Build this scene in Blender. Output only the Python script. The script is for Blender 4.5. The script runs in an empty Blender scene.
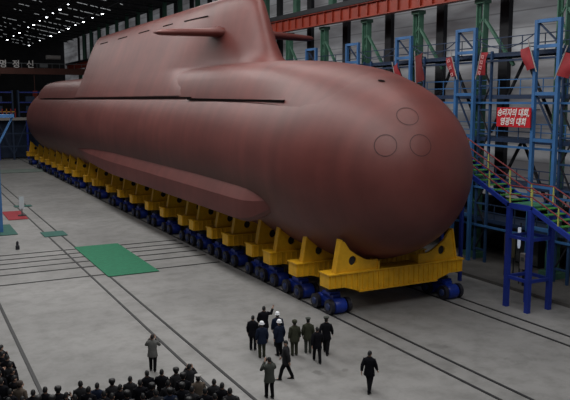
import bpy, bmesh, math, random
from mathutils import Vector, Matrix
random.seed(7)
PI = math.pi
S = bpy.context.scene
COL = S.collection

# ------------------------------------------------------------------ helpers
class MB:
    """collects shapes, builds one mesh object"""
    def __init__(s): s.v = []; s.f = []
    def add(s, vs, fs):
        n = len(s.v); s.v += [tuple(v) for v in vs]; s.f += [tuple(i + n for i in f) for f in fs]; return s
    def box(s, c, d, rot=None):
        hx, hy, hz = d[0] / 2, d[1] / 2, d[2] / 2
        vs = [Vector((x, y, z)) for x in (-hx, hx) for y in (-hy, hy) for z in (-hz, hz)]
        if rot is not None: vs = [rot @ v for v in vs]
        vs = [v + Vector(c) for v in vs]
        return s.add(vs, [(0, 1, 3, 2), (4, 6, 7, 5), (0, 4, 5, 1), (2, 3, 7, 6), (0, 2, 6, 4), (1, 5, 7, 3)])
    def bar(s, a, b, w, h=None):
        a = Vector(a); b = Vector(b); h = h or w
        d = b - a; L = d.length; d.normalize()
        up = Vector((0, 0, 1)) if abs(d.z) < .95 else Vector((0, 1, 0))
        x = d.cross(up).normalized(); y = x.cross(d).normalized()
        R = Matrix((x, d, y)).transposed()
        return s.box((a + b) / 2, (w, L, h), R)
    def rings(s, rings, cap=True, closed=True):
        n = len(rings[0]); vs = [p for r in rings for p in r]; fs = []
        for i in range(len(rings) - 1):
            for j in range(n if closed else n - 1):
                k = (j + 1) % n
                fs.append((i * n + j, i * n + k, (i + 1) * n + k, (i + 1) * n + j))
        if cap and closed:
            fs.append(tuple(range(n))[::-1]); fs.append(tuple((len(rings) - 1) * n + j for j in range(n)))
        return s.add(vs, fs)
    def tube(s, pts, rads, n=10, squash=1.0, cap=True):
        pts = [Vector(p) for p in pts]; out = []; px_ = None
        for i, p in enumerate(pts):
            d = (pts[min(i + 1, len(pts) - 1)] - pts[max(i - 1, 0)]).normalized()
            if d.length < .5: d = Vector((1, 0, 0))
            up = Vector((0, 0, 1)) if abs(d.z) < .9 else Vector((0, 1, 0))
            x = d.cross(up).normalized() if px_ is None else (px_ - d * px_.dot(d)).normalized(); px_ = x; y = x.cross(d).normalized()
            r = rads[i] if isinstance(rads, (list, tuple)) else rads
            out.append([p + x * (r * math.cos(2 * PI * k / n)) + y * (r * squash * math.sin(2 * PI * k / n)) for k in range(n)])
        return s.rings(out, cap)
    def cyl(s, a, b, r, n=14): return s.tube([a, b], [r, r], n)
    def lathe(s, prof, c=(0, 0, 0), n=16, sx=1, sy=1):
        return s.rings([[(c[0] + r * sx * math.cos(2 * PI * k / n), c[1] + r * sy * math.sin(2 * PI * k / n), c[2] + z) for k in range(n)] for r, z in prof])
    def prism_y(s, poly, y0, y1):
        n = len(poly); vs = [(x, y0, z) for x, z in poly] + [(x, y1, z) for x, z in poly]
        return s.add(vs, [tuple(range(n)), tuple(range(2 * n - 1, n - 1, -1))] + [(j, j + n, (j + 1) % n + n, (j + 1) % n) for j in range(n)])
    def build(s, name, m, parent=None, smooth=False, angle=40, bevel=0, kind=None, loc=None):
        me = bpy.data.meshes.new(name); me.from_pydata(s.v, [], s.f)
        bm = bmesh.new(); bm.from_mesh(me); bmesh.ops.recalc_face_normals(bm, faces=bm.faces)
        if bevel:
            bmesh.ops.bevel(bm, geom=list(bm.edges), offset=bevel, segments=1, affect='EDGES')
        bm.to_mesh(me); bm.free()
        return link(name, me, m, parent, smooth, angle, kind, loc)

def link(name, me, m, parent=None, smooth=False, angle=40, kind=None, loc=None):
    me.materials.clear(); me.materials.append(m)
    if smooth:
        me.shade_smooth()
        me.set_sharp_from_angle(angle=math.radians(angle))
    o = bpy.data.objects.new(name, me); COL.objects.link(o)
    if parent: o.parent = parent
    if loc: o.location = loc
    if kind: o['kind'] = kind
    return o

def empty(name, loc=(0, 0, 0), rz=0, sc=1):
    o = bpy.data.objects.new(name, None); COL.objects.link(o); o.location = loc
    o.rotation_euler = (0, 0, rz); o.scale = (sc, sc, sc); o.empty_display_size = .2
    return o

def tag(o, label, cat, group=None, kind=None):
    o['label'] = label; o['category'] = cat
    if group: o['group'] = group
    if kind: o['kind'] = kind
    return o

def copy_tree(o, parent=None):
    c = o.copy(); COL.objects.link(c); c.parent = parent
    for ch in list(o.children): copy_tree(ch, c)
    return c

ORD = ['first', 'second', 'third', 'fourth', 'fifth', 'sixth', 'seventh', 'eighth', 'ninth', 'tenth', 'eleventh', 'twelfth',
       'thirteenth', 'fourteenth', 'fifteenth', 'sixteenth', 'seventeenth', 'eighteenth', 'nineteenth', 'twentieth',
       'twenty-first', 'twenty-second', 'twenty-third', 'twenty-fourth', 'twenty-fifth', 'twenty-sixth', 'twenty-seventh', 'twenty-eighth',
       'twenty-ninth', 'thirtieth', 'thirty-first', 'thirty-second', 'thirty-third', 'thirty-fourth', 'thirty-fifth', 'thirty-sixth', 'thirty-seventh', 'thirty-eighth', 'thirty-ninth', 'fortieth']

# ------------------------------------------------------------------ materials
def mat(name, col, rough=.6, metal=0., var=0., scale=3., emit=None, estr=1., bump=0., col2=None, spec=.5, stretch=None):
    m = bpy.data.materials.new(name); m.use_nodes = True
    nt = m.node_tree; b = nt.nodes['Principled BSDF']
    b.inputs['Base Color'].default_value = (*col, 1); b.inputs['Roughness'].default_value = rough
    b.inputs['Metallic'].default_value = metal; b.inputs['Specular IOR Level'].default_value = spec
    if var or bump:
        tc = nt.nodes.new('ShaderNodeTexCoord'); mp = nt.nodes.new('ShaderNodeMapping')
        if stretch: mp.inputs['Scale'].default_value = stretch
        nz = nt.nodes.new('ShaderNodeTexNoise'); nz.inputs['Scale'].default_value = scale; nz.inputs['Detail'].default_value = 6
        nz.inputs['Roughness'].default_value = .62
        nt.links.new(tc.outputs['Object'], mp.inputs['Vector']); nt.links.new(mp.outputs['Vector'], nz.inputs['Vector'])
        if var:
            cr = nt.nodes.new('ShaderNodeValToRGB')
            c2 = col2 or tuple(c * (1 + var) for c in col)
            cr.color_ramp.elements[0].color = (*[c * (1 - var) for c in col], 1); cr.color_ramp.elements[0].position = .32
            cr.color_ramp.elements[1].color = (*c2, 1); cr.color_ramp.elements[1].position = .7
            nt.links.new(nz.outputs['Fac'], cr.inputs['Fac']); nt.links.new(cr.outputs['Color'], b.inputs['Base Color'])
        if bump:
            bp = nt.nodes.new('ShaderNodeBump'); bp.inputs['Strength'].default_value = bump; bp.inputs['Distance'].default_value = .05
            nt.links.new(nz.outputs['Fac'], bp.inputs['Height']); nt.links.new(bp.outputs['Normal'], b.inputs['Normal'])
    if emit:
        b.inputs['Emission Color'].default_value = (*emit, 1); b.inputs['Emission Strength'].default_value = estr
    return m

M = dict(
    red_mark=mat('red_mark', (.28, .02, .03), .8, var=.15, scale=2),
    green_carpet=mat('green_carpet', (.012, .15, .075), .85, var=.15, scale=3),
    teal_carpet=mat('teal_carpet', (.03, .11, .09), .85, var=.15, scale=3),
    teal_worn=mat('teal_worn', (.16, .2, .18), .85, var=.2, scale=.6),
    rail=mat('rail_steel', (.012, .012, .014), .6, .0),
    yellow=mat('yellow_paint', (.70, .37, .010), .5, var=.16, scale=1.3),
    yellow_post=mat('yellow_post', (.46, .46, .12), .5),
    blue=mat('trolley_blue', (.006, .03, .27), .42, var=.25, scale=2),
    tyre=mat('dark_wheel', (.012, .012, .022), .5),
    hubm=mat('wheel_hub', (.02, .035, .12), .45),
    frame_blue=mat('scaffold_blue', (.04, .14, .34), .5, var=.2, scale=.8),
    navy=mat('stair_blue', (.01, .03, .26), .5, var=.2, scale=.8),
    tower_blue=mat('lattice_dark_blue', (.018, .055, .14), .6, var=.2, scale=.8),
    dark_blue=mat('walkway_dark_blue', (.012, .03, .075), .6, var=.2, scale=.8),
    green_col=mat('column_green', (.055, .15, .10), .55, var=.2, scale=.8),
    orange=mat('girder_orange', (.30, .032, .012), .5, var=.22, scale=.7),
    dark=mat('dark_steel', (.012, .013, .018), .6),
    brown=mat('crane_brown', (.09, .025, .015), .6, var=.2, scale=.7),
    tread=mat('tread_green', (.04, .2, .03), .6, var=.3, scale=2),
    landing=mat('landing_green', (.03, .16, .09), .6, var=.15, scale=2),
    redrail=mat('red_handrail', (.16, .02, .025), .5),
    flag=mat('flag_red', (.27, .015, .022), .7, var=.15, scale=2),
    flagdark=mat('flag_maroon', (.13, .01, .012), .7, var=.15, scale=2),
    signred=mat('sign_red', (.5, .01, .02), .5),
    white=mat('white_paint', (.75, .72, .7), .5),
    pinkwhite=mat('faded_lettering', (.6, .3, .3), .6),
    boxgrey=mat('pale_grey_box', (.3, .28, .27), .5),
    grey=mat('grey_metal', (.12, .13, .14), .5),
    silver=mat('silver_sign', (.55, .62, .66), .25, .3),
    lampc=mat('lamp_glow', (.9, .9, .9), .4, emit=(.92, .95, 1), estr=9),
    lampd=mat('strip_glow', (.8, .8, .8), .4, emit=(.85, .9, .93), estr=.22),
    skin=mat('skin', (.42, .25, .18), .55), hair=mat('black_hair', (.006, .006, .007), .6),
    helmet=mat('white_helmet', (.8, .82, .85), .3), shoe=mat('black_shoe', (.006, .006, .007), .4),
    black=mat('coat_black', (.007, .007, .010), .8, var=.2, scale=8, spec=.1), bluecoat=mat('coat_navy', (.012, .018, .038), .8, var=.2, scale=8, spec=.1),
    olive=mat('uniform_olive', (.045, .048, .032), .8, var=.2, scale=8, spec=.1), oliveg=mat('coat_grey_olive', (.062, .068, .06), .8, var=.2, scale=8, spec=.1),
    greycoat=mat('coat_grey', (.13, .13, .125), .8, var=.2, scale=8, spec=.1), tan=mat('coat_tan', (.12, .095, .075), .8, var=.2, scale=8, spec=.1),
    charcoal=mat('coat_charcoal', (.025, .025, .028), .8, var=.2, scale=8, spec=.1), trou=mat('trousers_black', (.008, .008, .010), .8, spec=.1),
    caphi=mat('pale_cap', (.3, .29, .28), .7), fur=mat('brown_fur', (.05, .035, .028), .9, bump=.6, scale=60),
    camera=mat('camera_black', (.006, .006, .006), .3),
)

def node_mat(name):
    m = bpy.data.materials.new(name); m.use_nodes = True
    return m, m.node_tree, m.node_tree.nodes['Principled BSDF'], m.node_tree.nodes.new, m.node_tree.links.new

# hull primer: red-brown with weld plates and mottling
def hull_mat():
    m, nt, b, N, L = node_mat('hull_red_primer')
    tc = N('ShaderNodeTexCoord')
    mp = N('ShaderNodeMapping'); mp.inputs['Scale'].default_value = (1, .35, .8); L(tc.outputs['Object'], mp.inputs[0])
    n1 = N('ShaderNodeTexNoise'); n1.inputs['Scale'].default_value = .35; n1.inputs['Detail'].default_value = 7; n1.inputs['Roughness'].default_value = .6
    L(mp.outputs[0], n1.inputs['Vector'])
    cr = N('ShaderNodeValToRGB')
    cr.color_ramp.elements[0].position = .34; cr.color_ramp.elements[0].color = (.105, .023, .019, 1)
    cr.color_ramp.elements[1].position = .68; cr.color_ramp.elements[1].color = (.150, .039, .033, 1)
    L(n1.outputs['Fac'], cr.inputs[0])
    # faint ring welds along the length
    sp = N('ShaderNodeSeparateXYZ'); L(tc.outputs['Object'], sp.inputs[0])
    md = N('ShaderNodeMath'); md.operation = 'PINGPONG'; md.inputs[1].default_value = 1.6; L(sp.outputs['Y'], md.inputs[0])
    lt = N('ShaderNodeMath'); lt.operation = 'LESS_THAN'; lt.inputs[1].default_value = .03; L(md.outputs[0], lt.inputs[0])
    mu = N('ShaderNodeMath'); mu.operation = 'MULTIPLY'; mu.inputs[1].default_value = .18; L(lt.outputs[0], mu.inputs[0])
    mx = N('ShaderNodeMixRGB'); L(mu.outputs[0], mx.inputs[0]); L(cr.outputs[0], mx.inputs[1]); mx.inputs[2].default_value = (.10, .03, .026, 1)
    # streaks
    mp2 = N('ShaderNodeMapping'); mp2.inputs['Scale'].default_value = (.3, 1.2, .12); L(tc.outputs['Object'], mp2.inputs[0])
    n2 = N('ShaderNodeTexNoise'); n2.inputs['Scale'].default_value = .8; n2.inputs['Detail'].default_value = 4; L(mp2.outputs[0], n2.inputs['Vector'])
    c2 = N('ShaderNodeValToRGB'); c2.color_ramp.elements[0].position = .35; c2.color_ramp.elements[0].color = (.86, .86, .86, 1)
    c2.color_ramp.elements[1].position = .65; c2.color_ramp.elements[1].color = (1.08, 1.08, 1.08, 1); L(n2.outputs['Fac'], c2.inputs[0])
    m2 = N('ShaderNodeMixRGB'); m2.blend_type = 'MULTIPLY'; m2.inputs[0].default_value = 1; L(mx.outputs[0], m2.inputs[1]); L(c2.outputs[0], m2.inputs[2])
    L(m2.outputs[0], b.inputs['Base Color'])
    b.inputs['Roughness'].default_value = .5; b.inputs['Specular IOR Level'].default_value = .55
    bp = N('ShaderNodeBump'); bp.inputs['Strength'].default_value = .06; bp.inputs['Distance'].default_value = .2; L(n1.outputs['Fac'], bp.inputs['Height']); L(bp.outputs[0], b.inputs['Normal'])
    return m
M['hull'] = hull_mat()
M['slot'] = mat('dark_slot', (.004, .002, .002), .9, spec=.05)
M['outline'] = mat('hatch_outline', (.045, .012, .012), .7)

def floor_mat():
    m, nt, b, N, L = node_mat('concrete_floor')
    tc = N('ShaderNodeTexCoord')
    n1 = N('ShaderNodeTexNoise'); n1.inputs['Scale'].default_value = .12; n1.inputs['Detail'].default_value = 8; n1.inputs['Roughness'].default_value = .62
    L(tc.outputs['Object'], n1.inputs['Vector'])
    cr = N('ShaderNodeValToRGB'); cr.color_ramp.elements[0].position = .33; cr.color_ramp.elements[0].color = (.185, .182, .178, 1)
    cr.color_ramp.elements[1].position = .68; cr.color_ramp.elements[1].color = (.275, .27, .265, 1); L(n1.outputs['Fac'], cr.inputs[0])
    n2 = N('ShaderNodeTexNoise'); n2.inputs['Scale'].default_value = .9; n2.inputs['Detail'].default_value = 9; n2.inputs['Roughness'].default_value = .7
    L(tc.outputs['Object'], n2.inputs['Vector'])
    c2 = N('ShaderNodeValToRGB'); c2.color_ramp.elements[0].position = .30; c2.color_ramp.elements[0].color = (.72, .72, .71, 1)
    c2.color_ramp.elements[1].position = .56; c2.color_ramp.elements[1].color = (1.04, 1.04, 1.04, 1); L(n2.outputs['Fac'], c2.inputs[0])
    mx = N('ShaderNodeMixRGB'); mx.blend_type = 'MULTIPLY'; mx.inputs[0].default_value = 1; L(cr.outputs[0], mx.inputs[1]); L(c2.outputs[0], mx.inputs[2])
    prev = mx.outputs[0]
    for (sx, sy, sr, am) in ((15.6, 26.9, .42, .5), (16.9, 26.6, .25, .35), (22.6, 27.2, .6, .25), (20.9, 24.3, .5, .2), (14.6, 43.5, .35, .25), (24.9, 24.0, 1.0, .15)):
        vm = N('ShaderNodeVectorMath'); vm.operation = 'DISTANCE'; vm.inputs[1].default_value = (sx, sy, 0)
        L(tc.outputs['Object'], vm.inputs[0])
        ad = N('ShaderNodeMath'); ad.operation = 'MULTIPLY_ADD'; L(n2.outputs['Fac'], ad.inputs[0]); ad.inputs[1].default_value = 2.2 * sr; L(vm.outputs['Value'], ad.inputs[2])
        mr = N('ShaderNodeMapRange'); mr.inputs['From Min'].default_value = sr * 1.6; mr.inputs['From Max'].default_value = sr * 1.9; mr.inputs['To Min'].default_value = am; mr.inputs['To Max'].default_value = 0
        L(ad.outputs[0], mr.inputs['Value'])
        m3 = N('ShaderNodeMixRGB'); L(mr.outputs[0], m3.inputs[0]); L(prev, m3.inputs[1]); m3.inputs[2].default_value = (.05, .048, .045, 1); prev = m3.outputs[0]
    L(prev, b.inputs['Base Color']); b.inputs['Roughness'].default_value = .6
    b.inputs['Specular IOR Level'].default_value = .4
    return m
M['floor'] = floor_mat()

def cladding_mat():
    m, nt, b, N, L = node_mat('pale_cladding_glow')
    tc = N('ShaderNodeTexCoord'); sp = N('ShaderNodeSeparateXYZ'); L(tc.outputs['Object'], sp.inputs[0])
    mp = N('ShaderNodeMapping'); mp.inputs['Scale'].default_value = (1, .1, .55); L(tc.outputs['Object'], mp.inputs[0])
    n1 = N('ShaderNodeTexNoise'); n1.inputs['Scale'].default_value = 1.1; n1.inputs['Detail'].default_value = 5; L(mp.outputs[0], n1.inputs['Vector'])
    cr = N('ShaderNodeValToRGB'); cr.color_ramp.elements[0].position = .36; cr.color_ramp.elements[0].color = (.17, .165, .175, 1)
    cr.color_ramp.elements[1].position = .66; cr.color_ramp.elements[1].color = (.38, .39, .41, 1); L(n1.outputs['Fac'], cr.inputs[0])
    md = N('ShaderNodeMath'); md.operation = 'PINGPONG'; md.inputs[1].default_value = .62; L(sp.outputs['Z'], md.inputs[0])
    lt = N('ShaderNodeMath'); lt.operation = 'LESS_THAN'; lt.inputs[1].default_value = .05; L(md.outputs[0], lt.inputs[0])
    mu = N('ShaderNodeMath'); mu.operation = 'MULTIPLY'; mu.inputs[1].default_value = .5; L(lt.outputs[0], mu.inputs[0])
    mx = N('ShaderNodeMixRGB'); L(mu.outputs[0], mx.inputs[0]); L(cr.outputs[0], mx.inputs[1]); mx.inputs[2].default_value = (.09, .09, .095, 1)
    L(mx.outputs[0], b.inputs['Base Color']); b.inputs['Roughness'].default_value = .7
    L(mx.outputs[0], b.inputs['Emission Color']); b.inputs['Emission Strength'].default_value = .27  # faint glow added to the panels so the wall reads brighter
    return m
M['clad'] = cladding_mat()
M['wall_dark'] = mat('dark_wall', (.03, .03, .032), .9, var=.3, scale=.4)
M['roof'] = mat('dark_roof', (.012, .012, .013), .9)

# ------------------------------------------------------------------ setting
CX = 24.75
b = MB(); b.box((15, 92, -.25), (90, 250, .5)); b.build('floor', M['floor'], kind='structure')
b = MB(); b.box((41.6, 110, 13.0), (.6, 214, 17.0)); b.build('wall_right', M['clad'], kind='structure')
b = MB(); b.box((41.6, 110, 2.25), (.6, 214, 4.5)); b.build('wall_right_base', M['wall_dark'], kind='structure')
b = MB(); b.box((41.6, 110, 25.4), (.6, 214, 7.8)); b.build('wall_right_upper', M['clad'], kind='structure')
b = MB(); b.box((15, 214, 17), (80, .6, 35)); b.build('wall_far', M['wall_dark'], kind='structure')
b = MB()
b.add([(-16, 10, 31), (8, 10, 30.3), (8, 214, 30.3), (-16, 214, 31)], [(0, 1, 2, 3)])
b.add([(8, 10, 30.3), (41.6, 10, 28.0), (41.6, 214, 28.0), (8, 214, 30.3)], [(0, 1, 2, 3)])
b.add([(-16, 10, 31.3), (8, 10, 30.6), (8, 214, 30.6), (-16, 214, 31.3)], [(3, 2, 1, 0)])
b.add([(8, 10, 30.6), (41.6, 10, 28.3), (41.6, 214, 28.3), (8, 214, 30.6)], [(3, 2, 1, 0)])
b.build('ceiling', M['roof'], kind='structure')
# raised kerb by the right wall
b = MB(); b.box((37.5, 110, .1), (7.6, 214, .2)); b.build('trim_1', mat('kerb_concrete', (.10, .095, .09), .8, var=.3, scale=.5), kind='structure')
# dark wall pillars
n = 2
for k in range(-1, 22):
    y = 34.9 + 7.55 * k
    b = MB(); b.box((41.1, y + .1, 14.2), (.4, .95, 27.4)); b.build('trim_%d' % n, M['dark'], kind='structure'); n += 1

# ------------------------------------------------------------------ rails in the floor
def rail(x0, y0, x1, y1, w, label, group=None):
    b = MB(); L = math.hypot(x1 - x0, y1 - y0)
    if x0 == x1: b.box((0, 0, .01), (w, L, .05)); 
    else: b.box((0, 0, .01), (L, w, .05))
    o = b.build('floor_rail', M['rail'], loc=((x0 + x1) / 2, (y0 + y1) / 2, 0))
    tag(o, label, 'rail', group)
rail(4.35, 8, 4.35, 56, .16, 'single dark floor rail at far left running down beside the left crowd', 'floor rails')
rail(10.75, 8, 10.75, 150, .13, 'left dark rail of the pair passing under the green carpets', 'floor rails')
rail(11.88, 8, 11.88, 150, .13, 'right dark rail of the pair passing under the green carpets', 'floor rails')
rail(20.65, 8, 20.65, 172, .13, 'outer rail of the near trolley track, closest to the visitors', 'floor rails')
rail(21.8, 8, 21.8, 172, .13, 'inner rail of the near trolley track, nearer the hull centre line', 'floor rails')
rail(28.35, 8, 28.35, 172, .13, 'inner rail of the far trolley track past the front yellow cradle', 'floor rails')
rail(29.52, 8, 29.52, 172, .13, 'outer rail of the far trolley track beside the blue stair legs', 'floor rails')
for i, y in enumerate((59.35, 57.7, 56.1, 54.4, 52.5, 49.6)):
    rail(-16, y, 20.3, y, .15, 'thin dark crosswise floor rail, %s counting from the farthest of the six' % ORD[i], 'crosswise floor rails')

def carpet(x0, x1, y0, y1, m, label, name='floor_carpet'):
    b = MB(); b.box((0, 0, .05), (x1 - x0, y1 - y0, .03)); o = b.build(name, M[m], loc=((x0 + x1) / 2, (y0 + y1) / 2, 0)); tag(o, label, 'carpet')
carpet(11.75, 15.35, 48.7, 60.0, 'green_carpet', 'large bright green carpet lying across the crosswise floor rails')
carpet(10.4, 12.4, 65.8, 68.3, 'teal_carpet', 'small dull green carpet strip across the rail pair, left of the large green one')
carpet(10.5, 12.4, 86.0, 87.3, 'teal_carpet', 'thin far green strip across the rail pair behind the silver sign post')
carpet(8.75, 10.65, 76.9, 83.0, 'red_mark', 'square red mat on the floor under the silver sign post')
carpet(3.6, 8.5, 68.3, 74.2, 'teal_carpet', 'dark teal mat at the left edge by the blue post')
carpet(10.2, 21.0, 127.5, 133.8, 'teal_worn', 'worn pale green floor strip near the far end of the hull')

# silver sign post on red mat
e = empty('sign_post', (10.35, 79.2, .065)); tag(e, 'slim silver upright sign board on a dark foot, standing on the red mat', 'sign')
MB().lathe([(.42, 0), (.42, .08), (.12, .14)], n=14).build('base', M['dark'], e)
MB().box((0, 0, .4), (.12, .12, .7)).build('pole', M['grey'], e)
MB().box((0, 0, 1.35), (.5, .12, 1.3)).build('sign_board', M['silver'], e)
b = MB(); b.lathe([(.16, 0), (.16, .3), (.1, .36), (.1, .62), (.04, .7)], n=12)
tag(b.build('bollard', M['dark'], loc=(7.55, 61.4, 0)), 'tiny black bollard alone on the floor left of the large green carpet', 'bollard')

# ------------------------------------------------------------------ submarine
sub = empty('submarine', (0, 0, 0)); tag(sub, 'huge red-brown primed submarine with long tall sail, resting on yellow cradles', 'submarine')
ZC, R = 8.55, 5.85
NOSE_Y, NOSE_A, NP = 29.9, 9.0, 2.2
ST_Y, ST_A = 125.5, 27.0
def hullZ(y):
    u = max(0, min(1, (54 - y) / 22)); return ZC - .55 * u * u * (3 - 2 * u)
def bow_surf(x, z):
    lo, hi = NOSE_Y, NOSE_Y + NOSE_A
    for _ in range(40):
        m = (lo + hi) / 2
        if math.hypot(x - CX, z - hullZ(m)) > hullR(m): lo = m
        else: hi = m
    return hi
def hullR(y):
    if y < NOSE_Y + NOSE_A:
        u = (NOSE_Y + NOSE_A - y) / NOSE_A; return R * max(0, 1 - u ** NP) ** (1 / NP)
    if y > ST_Y:
        u = (y - ST_Y) / ST_A; return R * max(0, 1 - u ** 1.9) ** .5 if u < 1 else 0
    return R
ys = []
for i in range(25): ys.append(NOSE_Y + NOSE_A * (1 - math.cos(PI / 2 * i / 24)))
y = NOSE_Y + NOSE_A + 3
while y < ST_Y: ys.append(y); y += 4
for i in range(18): ys.append(ST_Y + ST_A * math.sin(PI / 2 * i / 17))
ys[0] += .002; ys[-1] -= .002
NS = 72
rings = []
for y in ys:
    r = max(hullR(y), .02); rings.append([(CX + r * math.cos(2 * PI * k / NS), y, hullZ(y) + r * math.sin(2 * PI * k / NS)) for k in range(NS)])
MB().rings(rings).build('hull', M['hull'], sub, smooth=True, angle=60)

def lerp(tab, t):
    if t <= tab[0][0]: return tab[0][1]
    for (a, p), (c, q) in zip(tab, tab[1:]):
        if t <= c:
            u = (t - a) / (c - a); return p + (q - p) * u
    return tab[-1][1]
def smooth(u): u = max(0, min(1, u)); return u * u * (3 - 2 * u)
# casing: raised deck along the top of the hull
cas = [(4.68, 12.1), (4.47, 12.8), (4.18, 13.5), (3.9, 14.0), (3.5, 14.4), (3.0, 14.63), (2.2, 14.78), (1.2, 14.85), (0, 14.88)]
def casing_ring(y, w=1, drop=0, k=None):
    pts = []
    for dx, z in cas:
        if k is None: pts.append((dx * w, z - drop - (ZC - hullZ(y)) * .85))
        else:
            q = hullR(y) / R; rad = math.hypot(dx, z - ZC); f = (R + (rad - R + .06) * k - .03) / rad * q; pts.append((dx * f, hullZ(y) + (z - ZC) * f))
    left = [(CX - dx, y, z) for dx, z in pts]; right = [(CX + dx, y, z) for dx, z in pts[::-1][1:]]
    bz = pts[0][1] - .25; bw = pts[0][0]
    inner = [(CX + d * bw, y, bz) for d in (.85, .45, 0, -.45, -.85)]
    return left + right + inner
st = []
for y in (33.6, 34.4, 35.2, 36, 37, 38, 39, 40, 41, 42, 43, 44, 45): st.append(casing_ring(y, k=smooth((y - 33.5) / 11) - .04 * smooth((38 - y) / 4)))
for y, w, dr in [(46, 1, 0), (50, 1, 0), (60, 1, 0), (70, 1, 0), (85, 1, -.05), (100, 1, -.12),
                 (112, 1, -.2), (120, 1, -.2), (125, .99, -.1), (128, .98, .1), (130.5, .96, .5), (132.5, .93, 1.1), (134, .9, 1.9), (135.2, .86, 3.0)]:
    st.append(casing_ring(y, w, dr))
MB().rings(st).build('casing', M['hull'], sub, smooth=True, angle=50)

# sail
Wm = [(12.3, 4.74), (12.8, 4.55), (13.5, 4.27), (14.0, 4.06), (14.6, 3.8), (16, 3.22), (18, 2.45), (19.2, 1.95), (19.9, 1.5), (20.2, 1.1), (20.33, .5)]
Wf = [(13.5, 2.5), (14.3, 2.2), (14.8, 2.0), (15.3, 1.82), (16.2, 1.65), (18, 1.5), (19.6, 1.3), (20.0, 1.1), (20.25, .75), (20.33, .35)]
Fy = [(13.5, 47.5), (14.5, 48.2), (14.9, 48.9), (15.3, 49.4), (16.2, 50.0), (18, 51.0), (19.6, 51.8), (20.1, 52.4), (20.33, 53.3)]
By = [(12.3, 114), (15, 111), (17, 108.5), (18.5, 106), (20.0, 103), (20.33, 101)]
Bc = [(12.3, 16), (15, 14), (17, 11), (19, 7.5), (20.0, 5.5), (20.33, 4)]
def sail_w(y, z):
    f, bk = lerp(Fy, z), lerp(By, z)
    w = lerp(Wf, z) + (lerp(Wm, z) - lerp(Wf, z)) * smooth((y - 52.5 + min(5, max(0, 14.5 - z) * 3)) / 11.0)
    a = 3.6
    if y < f + a: w *= math.sqrt(max(0, 1 - ((f + a - y) / a) ** 2))
    c = lerp(Bc, z)
    if y > bk - c: w *= max(0, 1 - ((y - bk + c) / c) ** 1.2) ** .85
    return w
rings = []
zl = [12.35, 13, 13.6, 14.3, 14.6, 14.8, 15.05, 15.3, 15.8, 16.4, 17.2, 18, 18.8, 19.4, 19.75, 20.0, 20.15, 20.25, 20.33]
for z in zl:
    f, bk, cc = lerp(Fy, z), lerp(By, z), lerp(Bc, z); yy = []
    for i in range(9): yy.append(f + 3.6 * (1 - math.cos(PI / 2 * i / 8)))
    for t in (.02, .04, .06, .08, .1, .12, .14, .16, .18, .2, .22, .25, .3, .4, .5, .6, .7, .8, .9): yy.append(f + 3.6 + (bk - cc - f - 3.6) * t)
    for i in range(7): yy.append(bk - cc + cc * math.sin(PI / 2 * i / 6))
    L_ = [(CX - sail_w(y, z), y, z) for y in yy]; R_ = [(CX + sail_w(y, z), y, z) for y in yy[::-1][1:-1]]
    rings.append(L_ + R_)
MB().rings(rings).build('sail', M['hull'], sub, smooth=True, angle=50)

# fairwater planes
def wing(sgn):
    rg = []
    for t, ch, th in [(0, 2.6, .8), (.1, 2.5, .7), (.25, 2.4, .62), (.75, 1.9, .5), (.93, 1.6, .42), (1.0, 1.0, .12)]:
        x = 1.5 + t * 5.5; cy = 55.9 + .1 * t; zp = 17.4 - .2 * t
        prof = []
        for k in range(16):
            a = 2 * PI * k / 16; prof.append((CX + sgn * x, cy + ch / 2 * math.cos(a), zp + th / 2 * math.sin(a) * (1 - .35 * math.cos(a))))
        rg.append(prof)
    return rg
for sgn in (-1, 1):
    o = MB().rings(wing(sgn)).build('sail_plane', M['hull'], sub, smooth=True, angle=60)
    b = MB(); b.tube([(CX + sgn * 1.2, 55.9, 17.45), (CX + sgn * 1.75, 55.9, 17.42), (CX + sgn * 2.05, 55.9, 17.4)], [.55, .5, .3], 14)
    b.build('plane_hub', M['hull'], o, smooth=True)

# flank bulge low on both sides
def bulge(s):
    sec0 = [(5.2, 6.7), (5.5, 6.5), (5.95, 5.65), (5.98, 5.1), (5.95, 4.4), (5.4, 4.15), (4.2, 4.65), (4.4, 5.6)]
    rg = []
    for y, k in [(38.9, 0), (39.8, .35), (41.0, .75), (42.2, .95), (43.4, 1), (60, 1), (76, 1), (86, .75), (94, .3), (98, 0)]:
        ring = []
        for dx, z in sec0:
            r0 = math.hypot(dx, z - ZC); ang = math.atan2(z - ZC, dx)
            rr = min(r0, R - .25)
            r = rr + (r0 - rr) * k
            if k < 1: r = min(r, R - .25 + (r0 - R + .25) * k)
            a2 = -.48 + (ang + .48) * (.35 + .65 * k)
            ring.append((CX + s * r * math.cos(a2), y, ZC + r * math.sin(a2)))
        rg.append(ring)
    return rg
for s in (-1, 1):
    MB().rings(bulge(s)).build('flank_bulge', M['hull'], sub, smooth=True, angle=14)

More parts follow.
